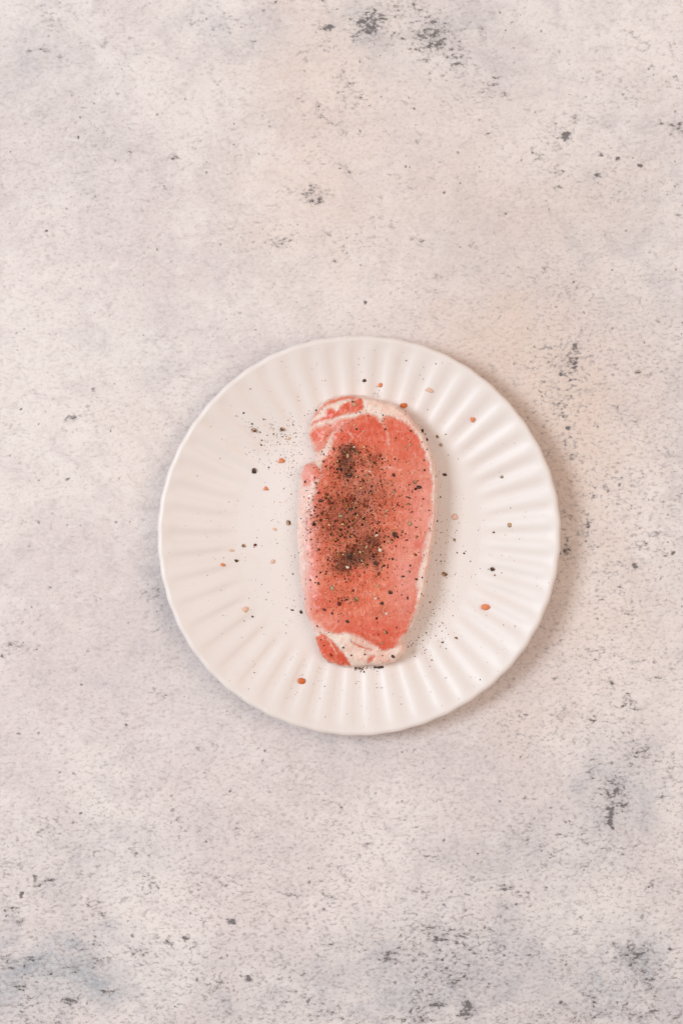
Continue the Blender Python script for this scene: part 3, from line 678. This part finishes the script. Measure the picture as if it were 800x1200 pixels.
for kind, px, py, w, h, lab, where in PIECES:
    z = ZB + (.0095 if where == 'm' else .002)
    for _ in range(3):
        x, y = wxy(px, py, z)
        z = float(meat_z(x, y)[0][0]) if where == 'm' else float(plate_z(x, y))
    nm, cat = NAMES[kind]
    o = bpy.data.objects.new(nm, rock_mesh(kind, random.randrange(6))); COL.objects.link(o)
    rz = random.choice([0, math.pi]) + random.uniform(-.45, .45)
    gk = 1.04 if cat == 'salt' else .98
    hh = .40 * (w + h) / 2
    o.scale = (w * .5 * S * gk, h * .5 * S * gk, hh * S * (.75 if kind == 'pink' else 1)); o.rotation_euler = (0, 0, rz)
    o.location = (float(x), float(y), z + hh * S * (.34 if where == 'p' else .22))
    tag(o, lab, cat, 'pepper and salt on the chop' if where == 'm' else 'pepper and salt scattered on the plate')

def scatter(name, label, pos, sizes, cols, seed):
    """many tiny uncountable grains in one mesh"""
    r = np.random.default_rng(seed)
    base = np.array([(1,0,0),(-1,0,0),(0,1,0),(0,-1,0),(0,0,1),(0,0,-1)], float)
    tri = np.array([(0,2,4),(2,1,4),(1,3,4),(3,0,4),(2,0,5),(1,2,5),(3,1,5),(0,3,5)])
    n = len(pos); ang = r.uniform(0, 6.28, n); Vb = np.repeat(base[None], n, 0) * r.uniform(.65, 1.2, (n, 6, 1))
    Vb[:, :, 2] *= .7; Vb[:, :, 0] *= r.uniform(.7, 1.35, (n, 1))
    ca, sa = np.cos(ang)[:, None], np.sin(ang)[:, None]
    X_ = Vb[:, :, 0] * ca - Vb[:, :, 1] * sa; Y_ = Vb[:, :, 0] * sa + Vb[:, :, 1] * ca
    Vb = np.stack([X_, Y_, Vb[:, :, 2]], -1) * sizes[:, None, None] + pos[:, None, :]
    Ft = (tri[None] + (np.arange(n) * 6)[:, None, None]).reshape(-1, 3)
    me = mesh_np(name, Vb.reshape(-1, 3), Ft, smooth=False)
    c4 = np.concatenate([cols, np.ones((n, 1))], 1); cattr(me, 'col', np.repeat(c4, 6, 0))
    o = link(name, me, mat_dust); o['kind'] = 'stuff'; tag(o, label, 'pepper'); return o
N = Nodes('ground_pepper'); mat_dust = N.set(Base_Color=N.attr('col').outputs['Color'], Roughness=.75, Specular_IOR_Level=.2)
PAL = np.array([lin(60, 34, 22), lin(92, 50, 28), lin(132, 68, 36), lin(146, 52, 30), lin(184, 118, 70), lin(226, 182, 136)])
def pick(n, w, r): return PAL[r.choice(len(PAL), n, p=np.array(w) / sum(w))] * r.uniform(.75, 1.2, (n, 1))

# on the meat: density follows the dusted patches, thinner all over the lean
def place(px, py):
    x, y = wxy(px, py, ZB + .009); z, ins = meat_z(x, y)
    for _ in range(2):
        x = (px - 400) * S * (HC - z) / HC; y = (600 - py) * S * (HC - z) / HC; z, ins = meat_z(x, y)
    return x, y, z, ins
r = np.random.default_rng(5)
cx_ = r.uniform(346, 514, 90000); cy_ = r.uniform(461, 784, 90000)
dens = np.zeros(90000)
for bx_, by_, rx_, ry_, a_ in DUST: dens = 1 - (1 - dens) * (1 - .97 * min(a_, .97) * np.exp(-(((cx_ - bx_) / rx_) ** 2 + ((cy_ - by_) / ry_) ** 2) * .65))
dens = dens ** 1.7 * .42 + .036 * np.exp(-((cx_ - 420) / 60) ** 2 - ((cy_ - 610) / 95) ** 2) + .006
dens *= .4 + 1.2 * fbm(cx_ / 12, cy_ / 12, 3, 301)
sel = r.uniform(0, 1, 90000) < dens
cx_, cy_ = cx_[sel], cy_[sel]
x, y, z, ins = place(cx_, cy_); x, y, z = x[ins], y[ins], z[ins]; n = len(x)
sz = np.clip(r.lognormal(math.log(.00022), .58, n), .00009, .00095)
scatter('ground_pepper', 'fine ground pepper dusted over the pork chop', np.stack([x, y, z + sz * .15], -1), sz, pick(n, (3.0, 4, 4.4, 2.2, 3.0, 1.8), r), 8)
# on the plate: thick just left of the notch and along the right and bottom edges of the meat, thin elsewhere
PLD = [(335,522,22,26,.9,260),(318,515,28,20,.5,120),(345,560,10,45,.7,130),(300,500,16,10,.5,50),(325,600,22,40,.3,60),(345,700,12,30,.5,60),(518,690,12,50,.7,150),(500,742,16,22,.9,160),(515,600,9,50,.4,50),(424,783,9,3,1,90),(400,800,50,20,.3,60),(482,757,8,8,.8,40),(540,640,30,60,.3,60),(385,755,30,10,.3,20),(440,462,12,3,.8,30),(492,497,5,8,.8,18),(420,440,60,20,.15,20),(300,690,40,50,.2,50),(370,505,10,30,.6,50),(360,790,40,20,.3,26)]
px_, py_ = [], []
for bx_, by_, rx_, ry_, a_, n_ in PLD: px_.append(r.normal(bx_, rx_ * .75, n_)); py_.append(r.normal(by_, ry_ * .75, n_))
q = r.uniform(0, 6.283, 420); rr = 222 * np.sqrt(r.uniform(0, 1, 420)); px_.append(420 + rr * np.cos(q)); py_.append(627 + rr * np.sin(q))
px_ = np.concatenate(px_); py_ = np.concatenate(py_)
x, y = wxy(px_, py_, ZB + .003); out = ~inside(px_, py_, OUTS); x, y = x[out], y[out]; z = plate_z(x, y); n = len(x)
sz = np.clip(r.lognormal(math.log(.00017), .45, n), .00008, .00055)
scatter('pepper_dust', 'fine pepper dust scattered on the plate around the meat', np.stack([x, y, z + sz * .3], -1), sz, pick(n, (4, 4, 3, 1.2, 2, .5), r), 9)
